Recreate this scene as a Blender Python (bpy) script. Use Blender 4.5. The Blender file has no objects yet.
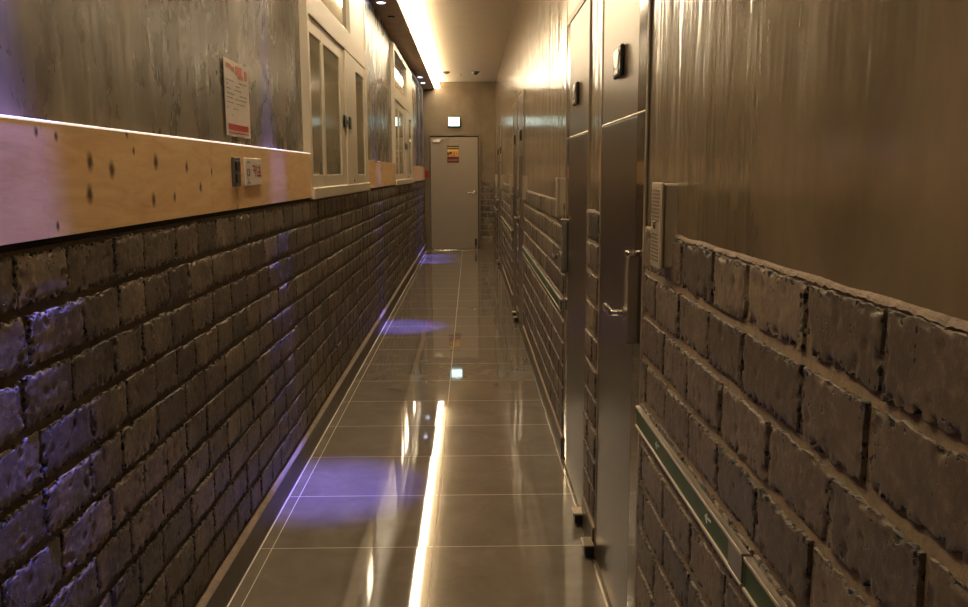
import bpy, bmesh, math, random
from mathutils import Vector, Matrix, noise

random.seed(7)
scene = bpy.context.scene
COL = scene.collection

# ------------------------------------------------------------------ helpers
def srgb(r, g, b):
    f = lambda c: (c / 255 / 12.92) if c / 255 <= 0.04045 else ((c / 255 + 0.055) / 1.055) ** 2.4
    return (f(r), f(g), f(b), 1.0)


class MB:
    """collects shapes in world coordinates; build() links them as ONE mesh object"""

    def __init__(self):
        self.bm = bmesh.new()

    def box(self, x0, x1, y0, y1, z0, z1, bev=0.0, seg=2):
        b = bmesh.new()
        bmesh.ops.create_cube(b, size=1)
        for v in b.verts:
            v.co = Vector((x0 + (v.co.x + .5) * (x1 - x0), y0 + (v.co.y + .5) * (y1 - y0), z0 + (v.co.z + .5) * (z1 - z0)))
        if bev > 0:
            bmesh.ops.bevel(b, geom=b.edges[:], offset=bev, segments=seg, profile=.5, affect='EDGES')
        bmesh.ops.recalc_face_normals(b, faces=b.faces[:])
        self._merge(b)
        return self

    def _merge(self, b):
        me = bpy.data.meshes.new('tmp')
        b.to_mesh(me)
        b.free()
        self.bm.from_mesh(me)
        bpy.data.meshes.remove(me)

    def tube(self, pts, r, n=12):
        b = bmesh.new()
        pts = [Vector(p) for p in pts]
        rings = []
        up = Vector((0.3, 0.5, 0.81)).normalized()
        for i, p in enumerate(pts):
            t = (pts[min(i + 1, len(pts) - 1)] - pts[max(i - 1, 0)]).normalized()
            a = t.cross(up)
            if a.length < 1e-3:
                a = t.cross(Vector((1, 0, 0)))
            a.normalize()
            c = t.cross(a).normalized()
            rr = r[i] if isinstance(r, (list, tuple)) else r
            rings.append([b.verts.new(p + (a * math.cos(2 * math.pi * k / n) + c * math.sin(2 * math.pi * k / n)) * rr) for k in range(n)])
        for i in range(len(rings) - 1):
            for k in range(n):
                b.faces.new((rings[i][k], rings[i][(k + 1) % n], rings[i + 1][(k + 1) % n], rings[i + 1][k]))
        b.faces.new(rings[0][::-1])
        b.faces.new(rings[-1])
        bmesh.ops.recalc_face_normals(b, faces=b.faces[:])
        self._merge(b)
        return self

    def lathe(self, c, prof, axis='z', n=24):
        """prof: list of (radius, height along the axis)"""
        b = bmesh.new()
        rings = []
        for (r, h) in prof:
            ring = []
            for k in range(n):
                a = 2 * math.pi * k / n
                u, v = r * math.cos(a), r * math.sin(a)
                if axis == 'z':
                    co = (c[0] + u, c[1] + v, c[2] + h)
                elif axis == 'x':
                    co = (c[0] + h, c[1] + u, c[2] + v)
                else:
                    co = (c[0] + u, c[1] + h, c[2] + v)
                ring.append(b.verts.new(co))
            rings.append(ring)
        for i in range(len(rings) - 1):
            for k in range(n):
                b.faces.new((rings[i][k], rings[i][(k + 1) % n], rings[i + 1][(k + 1) % n], rings[i + 1][k]))
        b.faces.new(rings[0][::-1])
        b.faces.new(rings[-1])
        bmesh.ops.recalc_face_normals(b, faces=b.faces[:])
        self._merge(b)
        return self

    def prism(self, pts, axis, a, bb):
        """closed polygon (list of 2-D points) extruded along an axis from a to bb"""
        b = bmesh.new()
        def co(p, h):
            return {'x': (h, p[0], p[1]), 'y': (p[0], h, p[1]), 'z': (p[0], p[1], h)}[axis]
        v0 = [b.verts.new(co(p, a)) for p in pts]
        v1 = [b.verts.new(co(p, bb)) for p in pts]
        n = len(pts)
        b.faces.new(v0[::-1])
        b.faces.new(v1)
        for i in range(n):
            b.faces.new((v0[i], v0[(i + 1) % n], v1[(i + 1) % n], v1[i]))
        bmesh.ops.recalc_face_normals(b, faces=b.faces[:])
        self._merge(b)
        return self

    def build(self, name, mat, parent=None, smooth=False, **props):
        me = bpy.data.meshes.new(name)
        off = parent_loc(parent)
        if off.length > 0:
            for v in self.bm.verts:
                v.co -= off
        self.bm.to_mesh(me)
        self.bm.free()
        if smooth:
            for p in me.polygons:
                p.use_smooth = True
        me.materials.append(mat)
        o = bpy.data.objects.new(name, me)
        COL.objects.link(o)
        if parent:
            o.parent = parent
        for k, v in props.items():
            o[k] = v
        return o


def parent_loc(p):
    v = Vector((0, 0, 0))
    while p is not None:
        v += Vector(p.location)
        p = p.parent
    return v


def empty(name, loc, **props):
    o = bpy.data.objects.new(name, None)
    o.location = loc
    o.empty_display_size = .1
    COL.objects.link(o)
    for k, v in props.items():
        o[k] = v
    return o


def tag(o, label, category, group=None):
    o['label'] = label
    o['category'] = category
    if group:
        o['group'] = group
    return o


# ------------------------------------------------------------------ materials
class NT:
    def __init__(self, name):
        self.m = bpy.data.materials.new(name)
        self.m.use_nodes = True
        self.t = self.m.node_tree
        self.t.nodes.clear()
        self.out = self.t.nodes.new('ShaderNodeOutputMaterial')
        self.p = self.t.nodes.new('ShaderNodeBsdfPrincipled')
        self.t.links.new(self.p.outputs[0], self.out.inputs[0])

    def n(self, typ, **kw):
        nd = self.t.nodes.new(typ)
        for k, v in kw.items():
            if k.startswith('i_'):
                key = k[2:]
                key = int(key) if key.isdigit() else key.replace('_', ' ')
                self.set(nd.inputs[key], v)
            else:
                setattr(nd, k, v)
        return nd

    def set(self, sock, v):
        if hasattr(v, 'is_output'):
            self.t.links.new(v, sock)
        else:
            sock.default_value = v

    def P(self, **kw):
        for k, v in kw.items():
            self.set(self.p.inputs[k.replace('_', ' ')], v)
        return self

    def pos(self, scale=(1, 1, 1), loc=(0, 0, 0)):
        g = self.n('ShaderNodeNewGeometry')
        mp = self.n('ShaderNodeMapping')
        self.t.links.new(g.outputs['Position'], mp.inputs['Vector'])
        mp.inputs['Scale'].default_value = scale
        mp.inputs['Location'].default_value = loc
        return mp.outputs[0]

    def noise(self, vec, scale=5, detail=4, rough=.55, dist=0):
        nd = self.n('ShaderNodeTexNoise')
        self.t.links.new(vec, nd.inputs['Vector'])
        nd.inputs['Scale'].default_value = scale
        nd.inputs['Detail'].default_value = detail
        nd.inputs['Roughness'].default_value = rough
        nd.inputs['Distortion'].default_value = dist
        return nd.outputs['Fac']

    def ramp(self, fac, stops):
        nd = self.n('ShaderNodeValToRGB')
        self.set(nd.inputs[0], fac)
        el = nd.color_ramp.elements
        while len(el) < len(stops):
            el.new(.5)
        for e, (p, c) in zip(el, stops):
            e.position = p
            e.color = c if len(c) == 4 else (*c, 1)
        return nd.outputs[0]

    def math(self, op, a, b=0.0, c=0.0):
        nd = self.n('ShaderNodeMath', operation=op)
        for s, v in zip(nd.inputs, (a, b, c)):
            self.set(s, v)
        return nd.outputs[0]

    def mix(self, fac, a, b, mode='MIX'):
        nd = self.n('ShaderNodeMix', data_type='RGBA', blend_type=mode)
        self.set(nd.inputs[0], fac)
        self.set(nd.inputs[6], a)
        self.set(nd.inputs[7], b)
        return nd.outputs[2]

    def bump(self, h, strength=.3, dist=.01, normal=None):
        nd = self.n('ShaderNodeBump')
        self.set(nd.inputs['Height'], h)
        nd.inputs['Strength'].default_value = strength
        nd.inputs['Distance'].default_value = dist
        if normal is not None:
            self.set(nd.inputs['Normal'], normal)
        return nd.outputs[0]


def simple(name, col, rough=.5, metal=0.0, bump=0.0, bscale=200, var=.06, spec=.5):
    t = NT(name)
    v = t.pos()
    f = t.noise(v, bscale / 12, 3)
    lo = tuple(c * (1 - var) for c in col[:3])
    hi = tuple(min(1, c * (1 + var)) for c in col[:3])
    t.P(Base_Color=t.ramp(f, [(.3, lo), (.7, hi)]), Roughness=rough, Metallic=metal)
    t.p.inputs['Specular IOR Level'].default_value = spec
    if bump:
        t.P(Normal=t.bump(t.noise(v, bscale, 3), bump, .002))
    return t.m


def emit(name, col, strength):
    t = NT(name)
    t.P(Base_Color=(.8, .8, .8, 1), Emission_Color=col, Emission_Strength=strength, Roughness=.4)
    return t.m


M = {}

# venetian plaster: broad soft mottling, shallow vertical trowel waves
def plaster(name, c0, c1, c2, rough0, rough1, bump, spec=.5, scr_amt=.3):
    t = NT(name)
    big = t.noise(t.pos((1, 1, .7)), 1.6, 4, .6, .6)
    mid = t.noise(t.pos((1, 1.5, .8)), 4.2, 5, .55, .3)
    wave = t.noise(t.pos((1, 1.0, .15)), 9.0, 3, .5, .2)
    f = t.math('ADD', t.math('MULTIPLY', big, .5), t.math('MULTIPLY', mid, .5))
    col = t.ramp(f, [(.34, c0), (.5, c1), (.66, c2)])
    scr = t.ramp(t.noise(t.pos((1, .9, 1.1)), 5, 10, .72, .5), [(.42, (0, 0, 0)), (.9, (1, 1, 1))])
    col = t.mix(t.math('MULTIPLY', scr, scr_amt), col, c2)
    t.P(Base_Color=col)
    t.p.inputs['Specular IOR Level'].default_value = spec
    t.P(Roughness=t.math('ADD', t.math('MULTIPLY', mid, rough1 - rough0), rough0))
    h = t.math('ADD', wave, t.math('MULTIPLY', mid, .30))
    t.P(Normal=t.bump(h, bump, .02))
    return t.m

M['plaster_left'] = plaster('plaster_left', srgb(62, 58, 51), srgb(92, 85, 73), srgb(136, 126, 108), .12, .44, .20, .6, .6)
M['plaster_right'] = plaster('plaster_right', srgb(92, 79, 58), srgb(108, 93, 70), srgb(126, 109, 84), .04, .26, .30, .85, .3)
M['plaster_end'] = plaster('plaster_end', srgb(104, 90, 70), srgb(117, 101, 78), srgb(130, 113, 88), .4, .6, .08, .4, .1)

def brick_mat(name, tint):
    t = NT(name)
    v = t.pos()
    at = t.n('ShaderNodeAttribute', attribute_name='tone')
    tone = at.outputs['Fac']
    a = t.noise(v, 9, 6, .65, .3)
    b = t.noise(v, 55, 6, .7)
    base = t.ramp(a, [(.30, tint[0]), (.52, tint[1]), (.74, tint[2])])
    base = t.mix(t.math('MULTIPLY', t.ramp(b, [(.5, (0, 0, 0)), (.66, (1, 1, 1))]), .45), base, tint[3])
    bc = t.mix(1.0, base, t.ramp(tone, [(0, (.55, .55, .57)), (1, (1.45, 1.38, 1.26))]), 'MULTIPLY')
    # pits, thickened along the brick edges as painted edge shade
    vo = t.n('ShaderNodeTexVoronoi', feature='F1')
    t.t.links.new(t.pos((1, 1, 1)), vo.inputs['Vector'])
    vo.inputs['Scale'].default_value = 85
    rim_shade = t.n('ShaderNodeAttribute', attribute_name='rim').outputs['Fac']
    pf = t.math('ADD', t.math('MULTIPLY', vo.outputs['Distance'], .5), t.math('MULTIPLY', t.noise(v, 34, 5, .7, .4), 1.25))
    pit_shade = t.ramp(t.math('SUBTRACT', pf, t.math('MULTIPLY', rim_shade, .22)), [(.56, (0, 0, 0)), (.63, (1, 1, 1))])
    bc = t.mix(pit_shade, tint[4], bc)
    h = t.math('ADD', t.math('MULTIPLY', b, .30), t.math('ADD', t.math('MULTIPLY', pit_shade, .9), t.math('MULTIPLY', a, .25)))
    t.P(Base_Color=bc, Roughness=.46, Normal=t.bump(h, .8, .005))
    t.p.inputs['Specular IOR Level'].default_value = .45
    return t.m

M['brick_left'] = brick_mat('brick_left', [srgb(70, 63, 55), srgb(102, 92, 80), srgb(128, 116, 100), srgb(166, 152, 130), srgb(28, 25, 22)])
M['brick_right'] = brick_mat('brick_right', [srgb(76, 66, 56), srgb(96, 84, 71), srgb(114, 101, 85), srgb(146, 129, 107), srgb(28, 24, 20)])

def mortar_mat(name, c0, c1):
    t = NT(name)
    v = t.pos()
    t.P(Base_Color=t.ramp(t.noise(v, 30, 5, .65), [(.3, c0), (.7, c1)]), Roughness=.85, Normal=t.bump(t.noise(v, 120, 5, .7), .5, .004))
    return t.m

M['mortar_left'] = mortar_mat('mortar_left', srgb(84, 73, 60), srgb(112, 98, 80))  # same mortar as the right wall, its shade painted in as a darker tone
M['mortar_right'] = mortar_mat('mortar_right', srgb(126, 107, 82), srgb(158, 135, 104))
M['mortar_ledge'] = mortar_mat('mortar_ledge', srgb(128, 112, 98), srgb(152, 134, 116))

# polished porcelain floor tiles
TX0, TW, TY0, TL = -0.784, 0.634, 3.197 - 0.547 * 12, 0.547
def floor_mat():
    t = NT('polished_tile')
    g = t.n('ShaderNodeNewGeometry')
    s = t.n('ShaderNodeSeparateXYZ')
    t.t.links.new(g.outputs['Position'], s.inputs[0])
    u = t.math('DIVIDE', t.math('SUBTRACT', s.outputs[0], TX0), TW)
    w = t.math('DIVIDE', t.math('SUBTRACT', s.outputs[1], TY0), TL)
    fu, fw = t.math('FLOOR', u), t.math('FLOOR', w)
    cu = t.math('MULTIPLY', t.math('MINIMUM', t.math('FRACT', u), t.math('SUBTRACT', 1, t.math('FRACT', u))), TW)
    cw = t.math('MULTIPLY', t.math('MINIMUM', t.math('FRACT', w), t.math('SUBTRACT', 1, t.math('FRACT', w))), TL)
    grout = t.math('MAXIMUM', t.math('LESS_THAN', cu, .0017), t.math('LESS_THAN', cw, .0017))
    cmb = t.n('ShaderNodeCombineXYZ')
    t.set(cmb.inputs[0], fu); t.set(cmb.inputs[1], fw)
    wn = t.n('ShaderNodeTexWhiteNoise', noise_dimensions='3D')
    t.t.links.new(cmb.outputs[0], wn.inputs['Vector'])
    v = t.pos()
    cloud = t.noise(v, 5, 7, .65, .8)
    col = t.ramp(cloud, [(.3, srgb(106, 96, 84)), (.55, srgb(118, 107, 94)), (.75, srgb(130, 118, 104))])
    col = t.mix(t.math('MULTIPLY', grout, 1.0), col, srgb(204, 188, 164))
    t.P(Base_Color=col, Roughness=t.math('ADD', t.math('MULTIPLY', grout, .5), .035))
    # each tile is laid very slightly out of level
    sub = t.n('ShaderNodeVectorMath', operation='SUBTRACT')
    t.t.links.new(wn.outputs['Color'], sub.inputs[0]); sub.inputs[1].default_value = (.5, .5, .5)
    mul = t.n('ShaderNodeVectorMath', operation='MULTIPLY')
    t.t.links.new(sub.outputs[0], mul.inputs[0]); mul.inputs[1].default_value = (.006, .004, 0)
    add = t.n('ShaderNodeVectorMath', operation='ADD')
    t.t.links.new(mul.outputs[0], add.inputs[0]); t.t.links.new(g.outputs['Normal'], add.inputs[1])
    nor = t.n('ShaderNodeVectorMath', operation='NORMALIZE')
    t.t.links.new(add.outputs[0], nor.inputs[0])
    t.P(Normal=t.bump(t.noise(v, 1.2, 1, .5), .03, .004, nor.outputs[0]))
    return t.m
M['floor'] = floor_mat()

M['ceiling'] = simple('ceiling_paint', srgb(204, 188, 162), .75, bump=.1, bscale=90, var=.03)
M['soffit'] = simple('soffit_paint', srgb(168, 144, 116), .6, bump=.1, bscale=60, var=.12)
M['baseboard'] = simple('baseboard_tile', srgb(84, 72, 58), .42, var=.12)
M['caulk'] = simple('white_caulk', srgb(236, 228, 212), .5, var=.03)
M['trim_metal'] = simple('trim_metal', srgb(205, 190, 165), .25, .9, var=.04)

# knotty plywood
def plywood():
    t = NT('plywood')
    v = t.pos((1, 1.1, 7.0))
    w = t.noise(v, 2.6, 6, .6, 1.2)
    fine = t.noise(t.pos((1, 3, 60)), 6, 4, .6)
    col = t.ramp(w, [(.28, srgb(212, 170, 116)), (.5, srgb(230, 190, 136)), (.72, srgb(240, 206, 154))])
    col = t.mix(t.math('MULTIPLY', t.ramp(fine, [(.5, (0, 0, 0)), (.8, (1, 1, 1))]), .25), col, srgb(178, 130, 78))
    g = t.n('ShaderNodeNewGeometry')
    s = t.n('ShaderNodeSeparateXYZ')
    t.t.links.new(g.outputs['Position'], s.inputs[0])
    yy = t.math('ADD', s.outputs[1], t.math('MULTIPLY', t.noise(t.pos(), 60, 3), .012))
    knots = KNOTS
    acc = None
    for (ky, kz, ry, rz) in knots:
        a = t.math('POWER', t.math('DIVIDE', t.math('SUBTRACT', yy, ky + .006), ry), 2)
        b = t.math('POWER', t.math('DIVIDE', t.math('SUBTRACT', s.outputs[2], kz), rz), 2)
        d = t.math('SQRT', t.math('ADD', a, b))
        k = t.math('SUBTRACT', 1, t.math('MINIMUM', t.math('MULTIPLY', d, .62), 1))
        acc = k if acc is None else t.math('MAXIMUM', acc, k)
    col = t.mix(t.ramp(acc, [(0, (0, 0, 0)), (.4, (.55, .55, .55)), (.7, (1, 1, 1))]), col, srgb(92, 56, 28))
    t.P(Base_Color=col, Roughness=.45, Normal=t.bump(fine, .06, .002))
    return t.m
KNOTS = [(1.954, 1.478, 0.013, 0.017), (2.07, 1.461, 0.013, 0.017), (2.361, 1.483, 0.013, 0.017), (2.615, 1.471, 0.0104, 0.0136),
         (1.942, 1.407, 0.013, 0.017), (2.329, 1.382, 0.0117, 0.0153), (2.495, 1.386, 0.0091, 0.0119), (2.739, 1.41, 0.0104, 0.0136),
         (2.175, 1.551, 0.0078, 0.0102), (1.804, 1.528, 0.0065, 0.0085), (2.863, 1.457, 0.0078, 0.0102), (3.159, 1.331, 0.0065, 0.0085),
         (1.782, 1.346, 0.0065, 0.0085), (2.212, 1.508, 0.0065, 0.0085), (1.723, 1.533, 0.0065, 0.0085)]
M['plywood'] = plywood()
M['ply_edge'] = simple('plywood_edge', srgb(216, 190, 150), .5, bump=.1, bscale=80)
M['white_frame'] = simple('cream_frame', srgb(202, 190, 168), .35, var=.02)
M['glass'] = simple('window_glass', srgb(122, 118, 96), .05, var=.05)
M['glass_up'] = simple('upper_window_glass', srgb(70, 66, 56), .04, var=.05)
M['black'] = simple('black_plastic', srgb(26, 24, 22), .35, var=.1)
M['rubber'] = simple('rubber', srgb(14, 13, 12), .6, var=.1)
M['chrome'] = simple('chrome', srgb(228, 220, 208), .16, 1.0, var=.02)
M['steel'] = simple('satin_steel', srgb(186, 174, 156), .3, .9, var=.04)
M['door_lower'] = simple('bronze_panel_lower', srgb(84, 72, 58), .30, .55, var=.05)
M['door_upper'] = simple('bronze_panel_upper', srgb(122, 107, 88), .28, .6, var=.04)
M['door_mirror'] = simple('bronze_mirror', srgb(116, 102, 84), .08, .85, var=.02)
M['door_frame'] = simple('bronze_frame', srgb(140, 124, 102), .4, .4, var=.04)
M['lockbody'] = simple('lock_body', srgb(112, 100, 86), .4, .1, var=.05)
M['plate'] = simple('plate_black', srgb(36, 31, 28), .25, var=.1)
M['inter'] = simple('intercom_plastic', srgb(160, 146, 124), .45, var=.02)
M['inter_dark'] = simple('intercom_slot', srgb(112, 98, 80), .5, var=.05)
M['green'] = simple('green_strip', srgb(54, 74, 36), .5, var=.1)
M['alu'] = simple('aluminium_edge', srgb(196, 186, 170), .3, .8, var=.04)
M['grey_cap'] = simple('grey_cap', srgb(128, 122, 114), .4, .4, var=.05)
M['white_mark'] = simple('white_mark', srgb(200, 206, 190), .5, var=.02)
M['end_door'] = simple('grey_door_paint', srgb(148, 134, 114), .45, bump=.05, bscale=120, var=.02)
M['end_frame'] = simple('brown_door_frame', srgb(112, 96, 76), .45, var=.04)
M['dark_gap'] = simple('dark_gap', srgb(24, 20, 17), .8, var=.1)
M['paper'] = simple('paper', srgb(214, 204, 192), .6, var=.04, bump=.08, bscale=60)
M['print_red'] = simple('print_red', srgb(168, 52, 48), .6, var=.1)
M['print_pink'] = simple('print_pink', srgb(196, 120, 108), .6, var=.1)
M['print_grey'] = simple('print_grey', srgb(140, 126, 116), .6, var=.1)
M['print_black'] = simple('print_black', srgb(40, 32, 28), .55, var=.1)
M['print_orange'] = simple('print_orange', srgb(214, 148, 62), .5, var=.08)
M['print_yellow'] = simple('print_yellow', srgb(222, 186, 100), .5, var=.06)
M['print_maroon'] = simple('print_maroon', srgb(84, 26, 20), .5, var=.1)
M['print_olive'] = simple('print_olive', srgb(74, 60, 34), .5, var=.1)
M['switch'] = simple('grey_switch', srgb(104, 98, 92), .35, .3, var=.06)
M['red_plastic'] = simple('red_plastic', srgb(150, 26, 22), .4, var=.05)
M['pipe'] = simple('grey_conduit', srgb(176, 176, 182), .3, .3, var=.04)
M['detector'] = simple('bronze_detector', srgb(92, 74, 56), .4, var=.06)
M['pinkish'] = simple('hook_plastic', srgb(190, 166, 150), .4, var=.05)
M['led'] = emit('warm_led', (1.0, .82, .56, 1), 30.0)
M['led_thin'] = emit('white_led_tape', (.95, .84, .76, 1), .85)  # emission on a trim that is no lamp, for caught light
M['led_dim'] = emit('white_led_tape_dim', (1.0, .80, .55, 1), .22)
M['blue_lens'] = emit('violet_lens', (.62, .66, 1.0, 1), 9.0)
M['exit_face'] = emit('exit_face', (.62, 1.0, .93, 1), 4.0)

# ------------------------------------------------------------------ setting
YE = 16.37           # end wall
YB = -2.2            # wall behind the camera
ZC = 3.12            # ceiling
ZS = 2.985           # underside of the boxed-out strip along the left wall
XPL, XPR = -0.885, 0.470   # plaster faces
XBL, XBR = -0.850, 0.460  # brick faces
ZB0, NROW, RH = 0.14, 10, 0.1168
ZB1 = ZB0 + NROW * RH     # 1.308

MB().box(-1.2, .8, YB - .1, YE + .2, -.1, 0).build('floor', M['floor'], kind='structure')
MB().box(-1.2, .8, YB - .1, YE + .2, ZC, ZC + .1).build('ceiling', M['ceiling'], kind='structure')
MB().box(-1.05, -.645, YB, YE, ZS, ZC).build('trim_1', M['soffit'], kind='structure')
MB().box(-1.2, .8, YB - .1, YB, 0, ZC).build('wall_back', M['plaster_end'], kind='structure')

W1 = (4.66, 7.26)
W2 = (9.96, 13.0)
wl = MB()
for (a, b) in ((YB, W1[0]), (W1[1], W2[0]), (W2[1], YE)):
    wl.box(-1.12, XPL, a, b, ZB1 - .02, ZS + .05)
for w in (W1, W2):
    wl.box(-1.12, XPL, w[0], w[1], 2.90, ZS + .05)
    wl.box(-1.12, -1.02, w[0], w[1], ZB1 - .02, 2.90)
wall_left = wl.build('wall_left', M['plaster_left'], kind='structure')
wall_right = MB().box(XPR, .6, YB, YE, 0, ZC).build('wall_right', M['plaster_right'], kind='structure')
wall_end = MB().box(-1.12, .6, YE, YE + .1, 0, ZC).build('wall_end', M['plaster_end'], kind='structure')


def brickwork(name, segs, mapping, parent, mat, seed, lod, lens=(.165, .25), z0=ZB0, nrow=NROW, rh=RH, vj=.007, hj=.015, prot=.0072):
    """one mesh of individually shaped bricks; mapping(u, z, h) -> world, h = height of the surface above the mortar"""
    rnd = random.Random(seed)
    V, F, T, RIM_SHADE = [], [], [], []
    for (a, b) in segs:
        for r in range(nrow):
            zc0, zc1 = z0 + r * rh + hj / 2, z0 + (r + 1) * rh - hj / 2
            u = a - rnd.uniform(0, .2)
            while u < b:
                L = rnd.uniform(*lens)
                ua, ub = max(u, a) + vj / 2, min(u + L, b) - vj / 2
                u += L
                if ub - ua < .02:
                    continue
                tone = rnd.betavariate(2, 2)
                q = lod((ua + ub) / 2)
                W, Hh = ub - ua, zc1 - zc0
                nu, nv = max(2, int(W / q)), max(2, int(Hh / q))
                ed = min(.0022, q * .3)
                gu = [0, ed / W] + [k / nu for k in range(1, nu)] + [1 - ed / W, 1]
                gv = [0, ed / Hh] + [k / nv for k in range(1, nv)] + [1 - ed / Hh, 1]
                gu, gv = [0] + gu + [1], [0] + gv + [1]
                sd = rnd.uniform(0, 100)
                tilt_u, tilt_v, lift = rnd.uniform(-.010, .010), rnd.uniform(-.02, .02), rnd.uniform(-.002, .002)
                dz0, dz1 = rnd.uniform(-.002, .002), rnd.uniform(-.002, .002)
                base = len(V)
                NU, NV = len(gu), len(gv)
                for j in range(NV):
                    for i in range(NU):
                        s, tt = gu[i], gv[j]
                        uu = ua + s * W
                        zz = zc0 + dz0 + tt * (Hh + dz1 - dz0)
                        nz = noise.noise(Vector((uu * 22 + sd, zz * 22, sd)))
                        nf = noise.noise(Vector((uu * 70 + sd, zz * 70, sd + 9)))
                        ng = noise.noise(Vector((uu * 150 + sd, zz * 150, sd + 4)))
                        # ragged outline
                        e = .003 * nz + .0045 * nf + .003 * ng
                        du, dv = min(s, 1 - s) * W, min(tt, 1 - tt) * Hh
                        fu, fv = max(0, 1 - du / .010), max(0, 1 - dv / .012)
                        uu += (1 if s < .5 else -1) * fu * (.0015 + e * .6)
                        zz += (1 if tt < .5 else -1) * fv * (.002 + e)
                        d = min(du, dv)
                        h = prot + lift + tilt_u * (uu - (ua + ub) / 2) + tilt_v * (zz - (zc0 + zc1) / 2) + .0005 * nz + .0004 * nf
                        # broken arrises: deeper and more frequent along the bottom edge
                        reach = .007 + .016 * max(0, nz) + (.006 if tt < .5 else 0)
                        if d < reach:
                            h -= (1 - d / reach) * (.0006 + .020 * max(0, nf + .6 * ng - .05))
                        # pock marks in the face
                        pk = noise.noise(Vector((uu * 48 - sd, zz * 48, sd + 31)))
                        if pk > .46:
                            h -= min(.003, (pk - .46) * .03)
                        if i in (0, NU - 1) or j in (0, NV - 1):
                            h = -.004
                        V.append(mapping(uu, zz, h))
                        RIM_SHADE.append(max(0, 1 - d / .020))
                for j in range(NV - 1):
                    for i in range(NU - 1):
                        p = base + j * NU + i
                        F.append((p, p + 1, p + NU + 1, p + NU))
                        T.append(tone)
    me = bpy.data.meshes.new(name)
    me.from_pydata(V, [], F)
    at = me.attributes.new('tone', 'FLOAT', 'FACE')
    at.data.foreach_set('value', T)
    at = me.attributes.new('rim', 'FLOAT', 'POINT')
    at.data.foreach_set('value', RIM_SHADE)
    bm = bmesh.new()
    bm.from_mesh(me)
    # make faces look into the corridor
    f0 = bm.faces[:]
    o = Vector(mapping(0, 1, 1)) - Vector(mapping(0, 1, 0))
    tot = sum(f.normal.dot(o) * f.calc_area() for f in f0[:400])
    if tot < 0:
        bmesh.ops.reverse_faces(bm, faces=f0)
    bm.to_mesh(me)
    bm.free()
    for p in me.polygons:
        p.use_smooth = True
    me.materials.append(mat)
    ob = bpy.data.objects.new(name, me)
    COL.objects.link(ob)
    ob.parent = parent
    return ob


def lod(u):
    return .0058 if u < 2.9 else .009 if u < 5 else .016 if u < 8 else .028 if u < 11 else .045

PROT = .0072
XML, XMR = XBL - PROT, XBR + PROT * .85   # mortar faces
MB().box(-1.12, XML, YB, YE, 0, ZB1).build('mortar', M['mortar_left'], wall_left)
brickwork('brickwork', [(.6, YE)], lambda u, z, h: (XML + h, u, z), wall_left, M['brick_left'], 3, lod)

# doors on the right: pairs sharing a slim brick pier
PAIRS = [2.28, 7.48, 12.68]
DW, PIER = .82, .315
door_spans = []
for y in PAIRS:
    door_spans += [(y, y + DW, 'near'), (y + DW + PIER, y + 2 * DW + PIER, 'far')]
segs = []
c = YB + 1.9
for (a, b, _) in door_spans:
    segs.append((c, a))
    c = b
segs.append((c, YE))
mr = MB()
for (a, b) in segs:
    mr.box(XMR, .6, a, b, 0, ZB1 - .004)
mr.build('mortar', M['mortar_right'], wall_right)
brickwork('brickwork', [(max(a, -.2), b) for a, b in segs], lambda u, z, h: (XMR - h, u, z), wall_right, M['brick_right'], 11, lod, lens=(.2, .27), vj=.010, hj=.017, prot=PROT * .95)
# uneven mortar bead closing the top course
bm = bmesh.new()
for (a, b) in segs:
    n = max(4, int((b - a) / .007))
    prev = None
    for i in range(n + 1):
        y = a + (b - a) * i / n
        w1 = noise.noise(Vector((y * 14, 0, 3))) * .003 + noise.noise(Vector((y * 70, 1, 3))) * .005
        w2 = noise.noise(Vector((y * 9, 5, 3))) * .005
        ring = [bm.verts.new(p) for p in ((XMR + .004, y, ZB1 - .009), (XBR + .003 - w1 * .5, y, ZB1 - .006 + w1), (XBR + .005 - w1 * .3, y, ZB1 - .002 + w1), (XPR + .0005, y, ZB1 + .002 + w2 * .6))]
        if prev:
            for k in range(3):
                bm.faces.new((prev[k], ring[k], ring[k + 1], prev[k + 1]))
        prev = ring
bmesh.ops.recalc_face_normals(bm, faces=bm.faces[:])
x = MB(); x.bm.free(); x.bm = bm
x.build('mortar_bead', M['mortar_ledge'], wall_right)

# end wall brick pier to the right of the grey door
MB().box(.20, .474, YE - .012, YE + .02, 0.13, ZB1).build('mortar', M['mortar_right'], wall_end)
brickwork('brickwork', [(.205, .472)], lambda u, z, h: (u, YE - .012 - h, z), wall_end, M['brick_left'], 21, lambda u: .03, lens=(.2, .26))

# baseboards
bl = MB().box(-.87, -.832, YB, YE, 0, .118).build('baseboard_left', M['baseboard'], kind='structure')
lm = bmesh.new()
prev = None
n = 900
for i in range(n + 1):
    y = .6 + (YE - .6) * i / n
    w = noise.noise(Vector((y * 8, 2, 7))) * .002 + noise.noise(Vector((y * 40, 2, 7))) * .0012
    ring = [lm.verts.new(p) for p in ((-.833 + w * .5, y, .116), (-.836 + w, y, .124), (-.862, y, .134 + w))]
    if prev:
        for k in range(2):
            lm.faces.new((prev[k], ring[k], ring[k + 1], prev[k + 1]))
    prev = ring
bmesh.ops.recalc_face_normals(lm, faces=lm.faces[:])
x = MB(); x.bm.free(); x.bm = lm
x.build('mortar_ledge', M['mortar_ledge'], bl, smooth=True)
MB().box(-.834, -.828, YB, YE, -.002, .004).build('caulk', M['caulk'], bl)
br = MB()
for (a, b) in segs:
    br.box(.456, .5, a, b, 0, .105)
br = br.build('baseboard_right', M['baseboard'], kind='structure')
rl = MB()
for (a, b) in segs:
    rl.prism([(.457, .104), (.459, .112), (.478, .122), (.478, .1)], 'y', a, b)
rl.build('mortar_ledge', M['mortar_ledge'], br)
MB().box(.449, .4565, YB, YE, -.002, .005).build('trim_2', M['trim_metal'], kind='structure')

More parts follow.
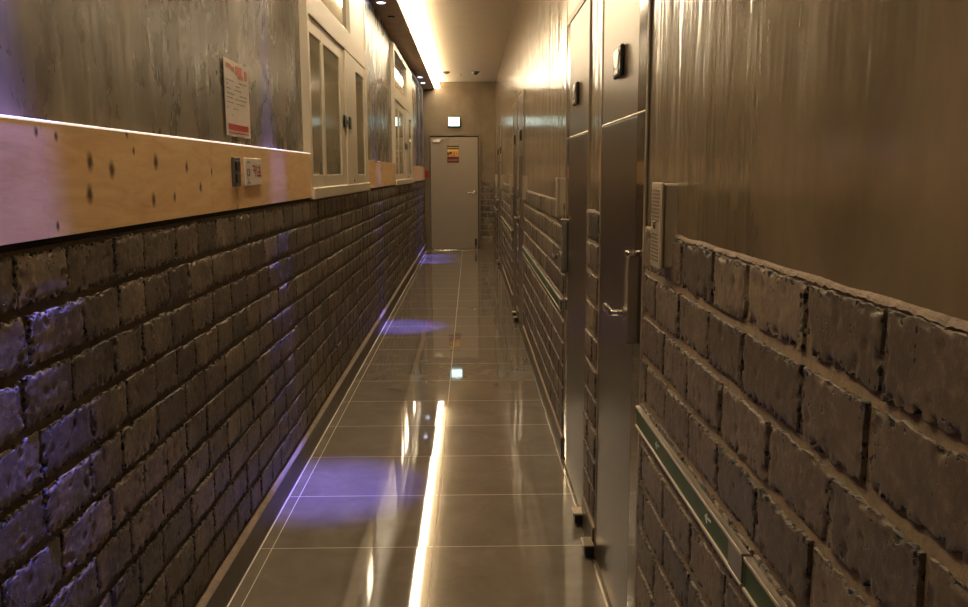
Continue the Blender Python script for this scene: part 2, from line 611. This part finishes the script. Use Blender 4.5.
# ------------------------------------------------------------------ windows
def window(name, w, label):
    ya, yb = w
    root = empty(name, (-.845, ya, ZB1), kind='structure', label=label, category='window')
    f = MB()
    XF, XK = -.843, -1.015
    st = .05
    f.box(XK, XF, ya, ya + st, ZB1 + .06, 2.90, .003)
    f.box(XK, XF, yb - st, yb, ZB1 + .06, 2.90, .003)
    k = (yb - ya) / 2.6
    f.box(XK, XF - .001, ya + st, yb - st, 2.84, 2.90, .003)
    f.box(XK, XF - .001, ya + st, yb - st, 2.285, 2.43, .004)
    f.box(XK, XF - .006, ya + 1.72 * k, yb - st, 2.43, 2.84, .002)
    f.build('window_frame', M['white_frame'], root)
    MB().box(XK, XF + .012, ya - .004, yb + .004, ZB1 + .004, ZB1 + .066, .004).build('window_sill', M['white_frame'], root)
    MB().box(-.884, -.876, ya + st, ya + 1.72 * k, 2.43, 2.84).build('pane', M['glass_up'], root)
    L = yb - ya
    # fixed sash on the near side, sliding sash at the far side
    def sash(y0, y1, xf, panes, nm):
        s = MB()
        z0, z1 = ZB1 + .062, 2.284
        g0, g1 = ZB1 + .135, 2.20
        cur = y0
        for (a, b) in panes:
            s.box(xf - .035, xf, cur, a, z0, z1, .003)
            cur = b
        s.box(xf - .035, xf, cur, y1, z0, z1, .003)
        for (a, b) in panes:
            s.box(xf - .034, xf - .001, a - .002, b + .002, z0, g0, .003)
            s.box(xf - .034, xf - .001, a - .002, b + .002, g1, z1, .003)
        so = s.build('sash', M['white_frame'], root)
        for (a, b) in panes:
            MB().box(xf - .016, xf - .007, a, b, g0, g1).build('pane', M['glass'], so)
        return so
    k = L / 2.6
    sash(ya + st, ya + 1.40 * k, -.853, [(ya + .085 * k, ya + .467 * k), (ya + .55 * k, ya + 1.18 * k)], 'a')
    so = sash(ya + 1.40 * k, yb - st, -.846, [(ya + 1.93 * k, ya + 2.42 * k)], 'b')
    yl, zl = ya + 1.42 * k, 1.80
    h = MB()
    h.box(-.850, -.839, yl - .15, yl - .07, zl - .042, zl + .042, .003)
    h.box(-.850, -.836, yl + .07, yl + .15, zl - .042, zl + .042, .003)
    h.box(-.850, -.841, yl - .08, yl + .08, zl - .012, zl + .012, .002)
    h.build('latch', M['black'], root)
    MB().lathe((-.851, ya + 1.71 * k, 1.40), [(.012, 0), (.012, .008), (.008, .010)], 'x', 14).build('lock', M['black'], root)
    return root

window('window_1', W1, 'nearer cream framed sliding window in the left wall, beside the paper notice')
window('window_2', W2, 'farther cream framed sliding window in the left wall, towards the grey end door')

# ------------------------------------------------------------------ right-hand doors
ordinal = ['nearest bronze metal door on the right, beside the near white intercom',
           'second bronze metal door on the right, just beyond the slim brick pier from the nearest door',
           'third bronze metal door along the right wall, first of the middle pair',
           'fourth bronze metal door along the right wall, second of the middle pair',
           'fifth bronze metal door along the right wall, first of the farthest pair',
           'sixth bronze metal door along the right wall, closest to the grey end door']
DT = 2.13
for i, (a, b, hs) in enumerate(door_spans):
    root = empty('door_%d' % (i + 1), (.46, a, 0), kind='structure', label=ordinal[i], category='door')
    far = hs == 'far'
    Y = (lambda y, a=a, b=b, far=far: b - y if far else a + y)
    def ybox(mb, x0, x1, u0, u1, z0, z1, bev=0):
        y0, y1 = sorted((Y(u0), Y(u1)))
        return mb.box(x0, x1, y0, y1, z0, z1, bev)
    top = ZC if i < 2 else DT + .03
    f = MB()
    ybox(f, .464, .476, .010, .034, 0, top, .002)
    ybox(f, .464, .476, DW - .026, DW, 0, top, .002)
    ybox(f, .4645, .476, .034, DW - .026, DT, DT + .03, .002)
    f.build('door_frame', M['door_frame'], root)
    g = MB()
    ybox(g, .468, .476, .005, .010, 0, top)
    ybox(g, .471, .476, .034, .040, 0, DT)
    g.build('gap_seal', M['rubber'], root)
    u0, us, u1 = .040, .150, DW - .028
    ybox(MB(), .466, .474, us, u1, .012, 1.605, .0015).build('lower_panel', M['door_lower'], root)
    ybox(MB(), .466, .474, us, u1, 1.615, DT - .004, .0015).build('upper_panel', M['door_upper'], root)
    ybox(MB(), .4658, .474, u0, us - .002, .012, DT - .004, .0015).build('edge_panel', M['door_mirror'], root)
    ybox(MB(), .4645, .474, u0, u1, 1.606, 1.614, .002).build('inlay', M['chrome'], root)
    if i < 2:
        ybox(MB(), .466, .474, .034, DW - .026, DT + .03, ZC, .001).build('transom_panel', M['door_upper'], root)
    # number plate: dark rounded plate with two raised bright emblems
    yc = Y(.435)
    pl = MB()
    pl.box(.452, .467, yc - .066, yc + .066, 1.738, 1.832, .006, 3)
    pl = pl.build('number_plate', M['plate'], root, smooth=False)
    e = MB()
    ov = [(yc + .044 * math.cos(q * math.pi / 9), 1.806 + .017 * math.sin(q * math.pi / 9)) for q in range(18)]
    e.prism(ov, 'x', .4495, .453)
    ov = [(yc + .034 * math.cos(q * math.pi / 9), 1.781 + .014 * math.sin(q * math.pi / 9)) for q in range(18)]
    e.prism(ov, 'x', .4500, .453)
    e.box(.4495, .453, yc - .036, yc + .036, 1.746, 1.762, .001)
    e.build('emblem', M['chrome'], pl)
    # lock body with chrome cap and lever
    lb = MB()
    ybox(lb, .436, .467, .085, .130, .972, 1.222, .004)
    lb = lb.build('lock_body', M['lockbody'], root)
    ybox(MB(), .434, .467, .083, .132, 1.220, 1.233, .004).build('cap', M['chrome'], lb)
    ybox(MB(), .438, .460, .131, .138, .985, 1.218, .002).build('side_plate', M['grey_cap'], lb)
    lv = MB()
    yh = Y(.108)
    s = -1 if far else 1
    lv.lathe((.436, yh, 1.058), [(.018, 0), (.018, -.006), (.012, -.009)], 'x', 20)
    lv.tube([(.430, yh, 1.058), (.412, yh, 1.058), (.402, yh + s * .004, 1.058), (.398, yh + s * .016, 1.058)], .0085, 12)
    y0, y1 = sorted((yh + s * .006, yh + s * .120))
    lv.box(.390, .404, y0, y1, 1.047, 1.069, .004)
    lv.build('lever', M['chrome'], lb)
    # pivot shoe at the foot of the hinge side
    yp = Y(DW + .005)
    y0, y1 = yp - .035, yp + .035
    pv = MB().box(.424, .462, y0, y1, .012, .050, .004)
    pv = pv.build('pivot_hinge', M['black'], root)
    MB().box(.418, .460, y0 - .004, y1 + .004, .050, .058, .003).build('hinge_cap', M['steel'], pv)
    MB().lathe((.436, yp, 0.0), [(.010, 0), (.010, .013)], 'z', 12).build('pin', M['steel'], pv)

# ------------------------------------------------------------------ grey door in the end wall
d = empty('door_7', (-.30, YE, 0), kind='structure', label='grey painted steel door closing the far end of the corridor', category='door')
f = MB()
f.box(-.80, -.748, YE - .05, YE + .01, 0, 2.19, .004)
f.box(.160, .205, YE - .05, YE + .01, 0, 2.19, .004)
f.box(-.748, .160, YE - .05, YE + .01, 2.135, 2.19, .004)
f.build('door_frame', M['end_frame'], d)
MB().box(-.748, .160, YE - .012, YE + .01, 0, 2.135).build('gap_seal', M['dark_gap'], d)
MB().box(-.738, .148, YE - .038, YE - .006, .022, 2.112, .003).build('door_leaf', M['end_door'], d)
MB().box(-.748, .160, YE - .05, YE, 0, .012, .002).build('threshold', M['chrome'], d)
cl = MB().box(-.69, -.55, YE - .075, YE - .036, 2.01, 2.065, .008).build('door_closer', M['steel'], d)
MB().tube([(-.62, YE - .06, 2.068), (-.52, YE - .075, 2.095), (-.40, YE - .052, 2.105)], .008, 8).build('closer_arm', M['steel'], cl)
hd = MB()
hd.lathe((.085, YE - .038, 1.09), [(.032, 0), (.032, -.012), (.022, -.016)], 'y', 20)
hd.tube([(.085, YE - .05, 1.09), (.085, YE - .085, 1.09), (.07, YE - .092, 1.09), (-.05, YE - .09, 1.086)], .011, 10)
hd.build('door_handle', M['chrome'], d)
st = MB().box(.085, .125, YE - .06, YE - .036, .09, .22, .006)
st.tube([(.105, YE - .055, .10), (.105, YE - .06, .03)], .008, 8)
st.build('door_stop', M['black'], d)

# warning poster on the grey door
def quad_print(mb, x0, x1, z0, z1, y):
    mb.box(x0, x1, y - .0012, y, z0, z1)
    return mb
p = empty('warning_poster', (-.315, YE - .038, 1.64))
tag(p, 'small orange and black warning poster stuck on the grey end door', 'poster')
yq = YE - .0385
quad_print(MB(), -.425, -.205, 1.64, 1.955, yq).build('sheet', M['print_olive'], p)
quad_print(MB(), -.418, -.212, 1.915, 1.925, yq - .0012).build('header_line', M['print_yellow'], p)
quad_print(MB(), -.420, -.210, 1.752, 1.888, yq - .0012).build('picture', M['print_orange'], p)
quad_print(MB(), -.420, -.210, 1.852, 1.884, yq - .0024).build('highlight', M['print_yellow'], p)
fg = MB()
quad_print(fg, -.418, -.392, 1.775, 1.835, yq - .0024)
quad_print(fg, -.378, -.340, 1.80, 1.845, yq - .0024)
quad_print(fg, -.390, -.378, 1.79, 1.80, yq - .0024)
quad_print(fg, -.300, -.288, 1.765, 1.85, yq - .0024)
quad_print(fg, -.255, -.240, 1.80, 1.82, yq - .0024)
fg.build('figures', M['print_black'], p)
quad_print(MB(), -.420, -.210, 1.646, 1.742, yq - .0012).build('footer', M['print_maroon'], p)
quad_print(MB(), -.405, -.225, 1.685, 1.697, yq - .0024).build('footer_line', M['print_pink'], p)

# exit light over the grey door
e = empty('exit_sign', (-.292, YE, 2.30))
tag(e, 'lit white exit sign box on the end wall above the grey door', 'exit sign')
MB().box(-.405, -.175, YE - .05, YE, 2.295, 2.485, .006).build('housing', M['black'], e)
MB().box(-.393, -.190, YE - .056, YE - .049, 2.318, 2.474, .003).build('light_face', M['exit_face'], e)

b = MB().box(-.835, -.775, YE - .07, YE, 1.36, 1.50, .008).build('red_call_box', M['red_plastic'])
tag(b, 'small red box on the end wall at the left edge of the grey door', 'alarm box')

# ------------------------------------------------------------------ plywood boards along the left wall
ZP0, ZP1 = ZB1 + .016, 1.553
boards = [(-.6, 1.742, 'pale pinkish plywood board cut by the left edge, before the first knotty board'),
          (1.7435, 2.8625, 'knotty plywood board with two rows of brown knots, below the glowing edge'),
          (2.864, 4.652, 'plywood board carrying the grey switch and the white sticker'),
          (7.266, 9.952, 'plywood board on the left wall between the two windows'),
          (13.008, 16.30, 'short far plywood board beyond the farther window, next to the grey door')]
for j, (a, b_, lab) in enumerate(boards):
    o = MB().box(XPL + .002, -.846, a, b_, ZP0, ZP1, .0006).build('plywood_board', M['plywood'])
    tag(o, lab, 'wood panel', 'plywood boards along the left wall')
    MB().box(XPL + .002, -.858, a, b_, ZB1 + .001, ZP0).build('shadow_batten', M['dark_gap'], o)  # near-black strip painted in for the shade under the board
    if j >= 3:
        z = ZP1
        MB().box(XPL + .002, -.8445, a, b_, z, z + .009, .002).build('edge_strip', M['ply_edge'], o)
# white trim on the near boards; glow added for the light it catches
t1 = MB().tube([(-.848, y, ZP1 + .0026) for y in (-.5, 1.0, 2.0, 3.0, 4.64)], .0026, 8).build('led_tape', M['led_thin'], smooth=True)
tag(t1, 'thin glowing white light line along the top edge of the near plywood boards', 'led tape')

# ------------------------------------------------------------------ things on the left wall
# paper notice, slightly curled
nt = empty('paper_notice', (XPL, 3.42, 1.60))
tag(nt, 'white paper notice with red header and red footer bar taped to the left plaster wall', 'notice')
NY0, NY1, NZ0, NZ1 = 3.182, 3.525, 1.590, 1.866
def notice_x(y, off=0):
    s = (y - NY0) / (NY1 - NY0)
    return XPL + .003 + .004 * (2 * s - 1) ** 2 + off
def curl(name, y0, y1, z0, z1, off, mat, n=12):
    bm = bmesh.new()
    pv = None
    for i in range(n + 1):
        y = y0 + (y1 - y0) * i / n
        r = [bm.verts.new((notice_x(y, off), y, z0)), bm.verts.new((notice_x(y, off), y, z1)), bm.verts.new((notice_x(y, off - .001), y, z1)), bm.verts.new((notice_x(y, off - .001), y, z0))]
        if pv:
            for k in range(4):
                bm.faces.new((pv[k], r[k], r[(k + 1) % 4], pv[(k + 1) % 4]))
        else:
            bm.faces.new(r)
        pv = r
    bm.faces.new(pv[::-1])
    bmesh.ops.recalc_face_normals(bm, faces=bm.faces[:])
    return bm
def curl_obj(name, rects, off, mat):
    m = MB()
    for r in rects:
        m._merge(curl(name, *r, off, mat))
    return m.build(name, mat, nt)
curl_obj('sheet', [(NY0, NY1, NZ0, NZ1)], 0, M['paper'])
curl_obj('header', [(NY0 + .03, NY0 + .10, 1.835, 1.85), (NY0 + .11, NY0 + .15, 1.83, 1.845), (NY0 + .17, NY0 + .25, 1.822, 1.852), (NY0 + .20, NY0 + .27, 1.808, 1.822), (NY0 + .29, NY0 + .32, 1.81, 1.845)], .0012, M['print_pink'])
rr = random.Random(4)
lines = []
for z in (1.79, 1.775, 1.76, 1.742, 1.727, 1.71, 1.69, 1.665):
    y = NY0 + .03
    while y < NY1 - .06:
        l = rr.uniform(.015, .06)
        if rr.random() < .6:
            lines.append((y, min(y + l, NY1 - .03), z, z + .003))
        y += l + .012
curl_obj('text_lines', lines, .0012, M['print_grey'])
curl_obj('footer_bar', [(NY0 + .03, NY1 - .03, 1.612, 1.634)], .0012, M['print_red'])
curl_obj('footer_rule', [(NY0 + .03, NY1 - .03, 1.600, 1.604)], .0012, M['print_red'])

sw = empty('switch_plate', (-.846, 3.145, 1.46))
tag(sw, 'narrow grey switch plate on the plywood, left of the white sticker', 'switch')
MB().box(-.847, -.836, 3.102, 3.190, 1.405, 1.509, .003).build('plate', M['switch'], sw)
k = MB()
k.box(-.8365, -.832, 3.118, 3.174, 1.462, 1.497, .002)
k.box(-.8365, -.832, 3.118, 3.174, 1.417, 1.452, .002)
k.build('rocker', M['black'], sw)

sk = empty('sticker_panel', (-.846, 3.39, 1.405))
tag(sk, 'white square sticker with dark icons and red lettering on the plywood', 'sticker')
MB().box(-.848, -.838, 3.266, 3.522, 1.405, 1.510, .003).build('panel', M['paper'], sk)
ic = MB()
xk = (-.8385, -.8372)
for (y0, y1, z0, z1) in ((3.285, 3.293, 1.445, 1.468), (3.318, 3.326, 1.445, 1.468), (3.285, 3.326, 1.464, 1.469), (3.285, 3.326, 1.443, 1.448), (3.29, 3.33, 1.492, 1.497), (3.30, 3.306, 1.418, 1.432), (3.288, 3.33, 1.414, 1.419)):
    ic.box(*xk, y0, y1, z0, z1)
ic.build('icon', M['print_grey'], sk)
rd = MB()
for (y0, y1, z0, z1) in ((3.37, 3.42, 1.477, 1.482), (3.39, 3.395, 1.455, 1.488), (3.372, 3.42, 1.462, 1.466), (3.41, 3.416, 1.44, 1.478), (3.432, 3.438, 1.445, 1.486), (3.438, 3.475, 1.472, 1.477), (3.45, 3.488, 1.455, 1.460), (3.47, 3.476, 1.44, 1.486), (3.44, 3.50, 1.440, 1.446), (3.485, 3.49, 1.452, 1.484)):
    rd.box(*xk, y0, y1, z0, z1)
rd.build('lettering', M['print_red'], sk)

hk = empty('wall_hook', (XPL, 8.95, 2.36))
tag(hk, 'small pinkish hook on the plaster between the two left windows', 'hook')
MB().lathe((XPL, 9.0, 2.385), [(.03, 0), (.03, .006), (.02, .010)], 'x', 16).build('base', M['pinkish'], hk)
MB().tube([(XPL + .008, 9.0, 2.385), (XPL + .03, 9.0, 2.36), (XPL + .032, 9.0, 2.325), (XPL + .045, 9.0, 2.31), (XPL + .055, 9.0, 2.33)], .008, 8).build('prong', M['pinkish'], hk)

# conduits by the end wall
q = MB().tube([(-.860, 13.1, 2.93), (-.860, 14.6, 2.93), (-.860, 14.72, 2.91), (-.860, 14.76, 2.86), (-.860, 14.76, 1.565)], .022, 12).build('conduit', M['pipe'], smooth=True)
tag(q, 'nearer of two vertical conduits left of the end door, bending towards the farther window', 'pipe', 'conduits in the far left corner')
q = MB().tube([(-.858, 15.1, 2.93), (-.855, 15.6, 2.93), (-.85, 15.66, 2.91), (-.85, 15.70, 2.86), (-.85, 15.70, 1.565)], .022, 12).build('conduit', M['pipe'], smooth=True)
tag(q, 'farther of the two vertical conduits, closest to the end wall beside the grey door', 'pipe', 'conduits in the far left corner')

# ------------------------------------------------------------------ intercoms on the right wall
inter_y = [1.945, 4.285, 7.10, 9.47, 12.25, 14.67]
inter_lab = ['white ridged intercom box on the near right wall, just before the nearest bronze door',
             'white intercom box right after the second bronze door, at its lock side',
             'white intercom box just before the middle pair of bronze doors',
             'white intercom box just after the middle pair of bronze doors',
             'tiny pale intercom box just before the farthest pair of bronze doors',
             'tiny pale intercom box after the last bronze door, nearest the end wall']
def intercom(y, label):
    z0, z1 = 1.232, 1.424
    r = empty('wall_intercom', (.47, y + .05, z0))
    tag(r, label, 'intercom', 'intercom boxes along the right wall')
    MB().box(.438, .474, y + .006, y + .100, z0, z1, .005).build('housing', M['inter'], r)
    MB().box(.430, .439, y, y + .104, z0 - .003, z1 + .003, .004).build('face_plate', M['inter'], r)
    s = MB()
    for k in range(9):
        s.box(.4288, .4305, y + .016, y + .088, z1 - .018 - k * .0085, z1 - .0135 - k * .0085)
    s.build('upper_grille', M['inter_dark'], r)
    s = MB()
    for k in range(8):
        s.box(.4288, .4305, y + .016, y + .088, z0 + .014 + k * .0085, z0 + .0185 + k * .0085)
    s.build('lower_grille', M['inter_dark'], r)
    MB().lathe((.4302, y + .05, (z0 + z1) / 2 + .002), [(.010, 0), (.010, -.004), (.006, -.006)], 'x', 16).build('button', M['chrome'], r)
for y, l in zip(inter_y, inter_lab):
    intercom(y, l)
b = MB().tube([(.468, 2.13, 1.30), (.448, 2.13, 1.30)], .006, 10)
b.lathe((.449, 2.13, 1.30), [(.011, 0), (.011, -.006), (.007, -.008)], 'x', 14)
b = b.build('wall_stud', M['steel'])
tag(b, 'tiny metal stud on the right wall between the near intercom and the nearest door', 'stud')

# ------------------------------------------------------------------ green guide strips
def strip(y0, y1, label, arrows):
    r = empty('guide_strip', (.455, (y0 + y1) / 2, .75))
    tag(r, label, 'guide strip', 'green guide strips on the right wall')
    z0, z1 = .762, .822
    MB().box(.451, .462, y0, y1, z0 + .006, z1 - .006).build('green_band', M['green'], r)
    e = MB()
    e.box(.447, .462, y0, y1, z0, z0 + .007, .0015)
    e.box(.447, .462, y0, y1, z1 - .007, z1, .0015)
    e.build('edging', M['alu'], r)
    MB().box(.449, .462, y1 - .002, y1 + .0, z0 + .006, z1 - .006).build('end_stop', M['grey_cap'], r)
    MB().box(.4485, .462, y0 + .001, y0 + .075, z0 + .007, z1 - .007).build('end_plate', M['grey_cap'], r)
    for ay in arrows:
        a = MB()
        zc = (z0 + z1) / 2
        pts = [(ay + q * .7, zc + v * .62) for q, v in ((.030, 0), (.006, .016), (.004, .010), (.012, .004), (-.03, .010), (-.032, .004), (.010, -.003), (.002, -.014), (.008, -.016))]
        a.prism(pts, 'x', .4502, .4512)
        a.build('arrow', M['white_mark'], r)
strip(-.3, 1.335, 'green guide strip with pale edging, cut off by the bottom edge', [.9])
strip(1.345, 2.27, 'green guide strip with two white arrows beside the nearest bronze door', [1.56, 2.01])
strip(4.26, 7.46, 'pale edged guide strip on the bricks between the second and third bronze doors', [5.0, 6.2])
strip(9.46, 12.66, 'pale edged guide strip on the bricks between the fourth and fifth bronze doors', [10.2, 11.6])
strip(14.66, 16.3, 'pale edged guide strip on the last stretch of bricks before the end wall', [15.4])

# ------------------------------------------------------------------ ceiling things
dt = MB().lathe((-.385, 14.75, ZC), [(.055, 0), (.055, -.02), (.035, -.035), (.02, -.04)], 'z', 20).build('ceiling_detector', M['detector'])
tag(dt, 'small dark round detector on the ceiling, left one near the light strip', 'detector')
dt = empty('ceiling_detector', (.10, 14.75, ZC))
tag(dt, 'larger bronze domed detector on the ceiling, right one near the end wall', 'detector')
MB().lathe((.10, 14.75, ZC), [(.07, 0), (.07, -.014), (.06, -.020)], 'z', 24).build('base', M['detector'], dt)
MB().lathe((.10, 14.75, ZC - .020), [(.045, 0), (.04, -.02), (.02, -.03)], 'z', 20).build('dome', M['black'], dt)
dt = MB().lathe((-.16, 15.15, ZC), [(.03, 0), (.03, -.008), (.012, -.012), (.012, -.035), (.022, -.038)], 'z', 16).build('sprinkler_head', M['steel'])
tag(dt, 'tiny pale sprinkler on the ceiling between the two detectors', 'sprinkler')
sl = MB().box(-.80, -.735, 8.82, 8.90, ZS - .012, ZS, .002).build('ceiling_slot', M['black'])
tag(sl, 'small black slot fitting under the boxed-out strip along the left wall', 'slot fitting')

# warm light strip along the boxed-out edge
ls = empty('light_strip', (-.59, 8.5, ZS))
tag(ls, 'long warm white light strip running along the ceiling on the left', 'light strip')
MB().box(-.645, -.64, .4, YE - .02, ZS + .01, ZS + .10).build('carrier', M['alu'], ls)
MB().box(-.639, -.545, .42, YE - .03, ZS + .02, ZS + .055, .012).build('diffuser', M['led'], ls)

# violet downlights in the boxed-out strip
spots = [(1.62, 'violet downlight in the boxed-out strip above the pale pinkish plywood board'),
         (3.85, 'violet downlight in the boxed-out strip above the paper notice'),
         (8.12, 'violet downlight in the boxed-out strip between the two windows'),
         (14.25, 'nearer of the two lit downlights near the end wall'),
         (15.15, 'farther of the two lit downlights, closest to the end wall')]
for y, lab in spots:
    X = -.795
    r = empty('downlight', (X, y, ZS))
    tag(r, lab, 'downlight', 'violet downlights along the left wall')
    MB().lathe((X, y, ZS), [(.052, 0), (.052, -.006), (.044, -.009), (.040, -.004)], 'z', 24).build('ring', M['steel'], r)
    MB().lathe((X, y, ZS - .004), [(.039, 0), (.036, -.006), (.02, -.009)], 'z', 20).build('lens', M['blue_lens'], r)
    L = bpy.data.lights.new('violet_lamp', 'SPOT')
    L.energy = 1700 if y < 2 else 1250
    L.color = (.15, .15, 1.0)
    L.spot_size = math.radians(19.5)
    L.spot_blend = 1.0
    L.shadow_soft_size = .03
    lo = bpy.data.objects.new('violet_lamp', L)
    COL.objects.link(lo)
    lo.parent = r
    lo.location = (0, 0, -.03)
    lo.rotation_euler = (0, math.radians(-1.2 if y < 2 else -2.6), 0)

# ------------------------------------------------------------------ world, camera
w = bpy.data.worlds.new('world')
scene.world = w
w.use_nodes = True
w.node_tree.nodes['Background'].inputs[0].default_value = (.02, .017, .014, 1)
w.node_tree.nodes['Background'].inputs[1].default_value = 1

cam = bpy.data.cameras.new('camera')
co = bpy.data.objects.new('camera', cam)
COL.objects.link(co)
cam.sensor_width = 36
cam.sensor_fit = 'HORIZONTAL'
cam.lens = 860 / 968 * 36
cam.clip_start = .02
f, cx, cy = 860., 484., 303.5
vY = Vector((470 - cx, cy - 173, -f)).normalized()
u = Vector((-.0065, 1, 0))
vZ = (u - u.dot(vY) * vY).normalized()
vX = vY.cross(vZ)
R = Matrix((vX, vY, vZ))      # rows: world axes in camera space -> camera-to-world
co.matrix_world = Matrix.Translation((0, 0, 1.45)) @ R.to_4x4()
scene.camera = co

scene.view_settings.view_transform = 'Standard'
scene.view_settings.look = 'None'
scene.view_settings.exposure = 0
scene.view_settings.gamma = 1
scene.view_settings.use_curve_mapping = False
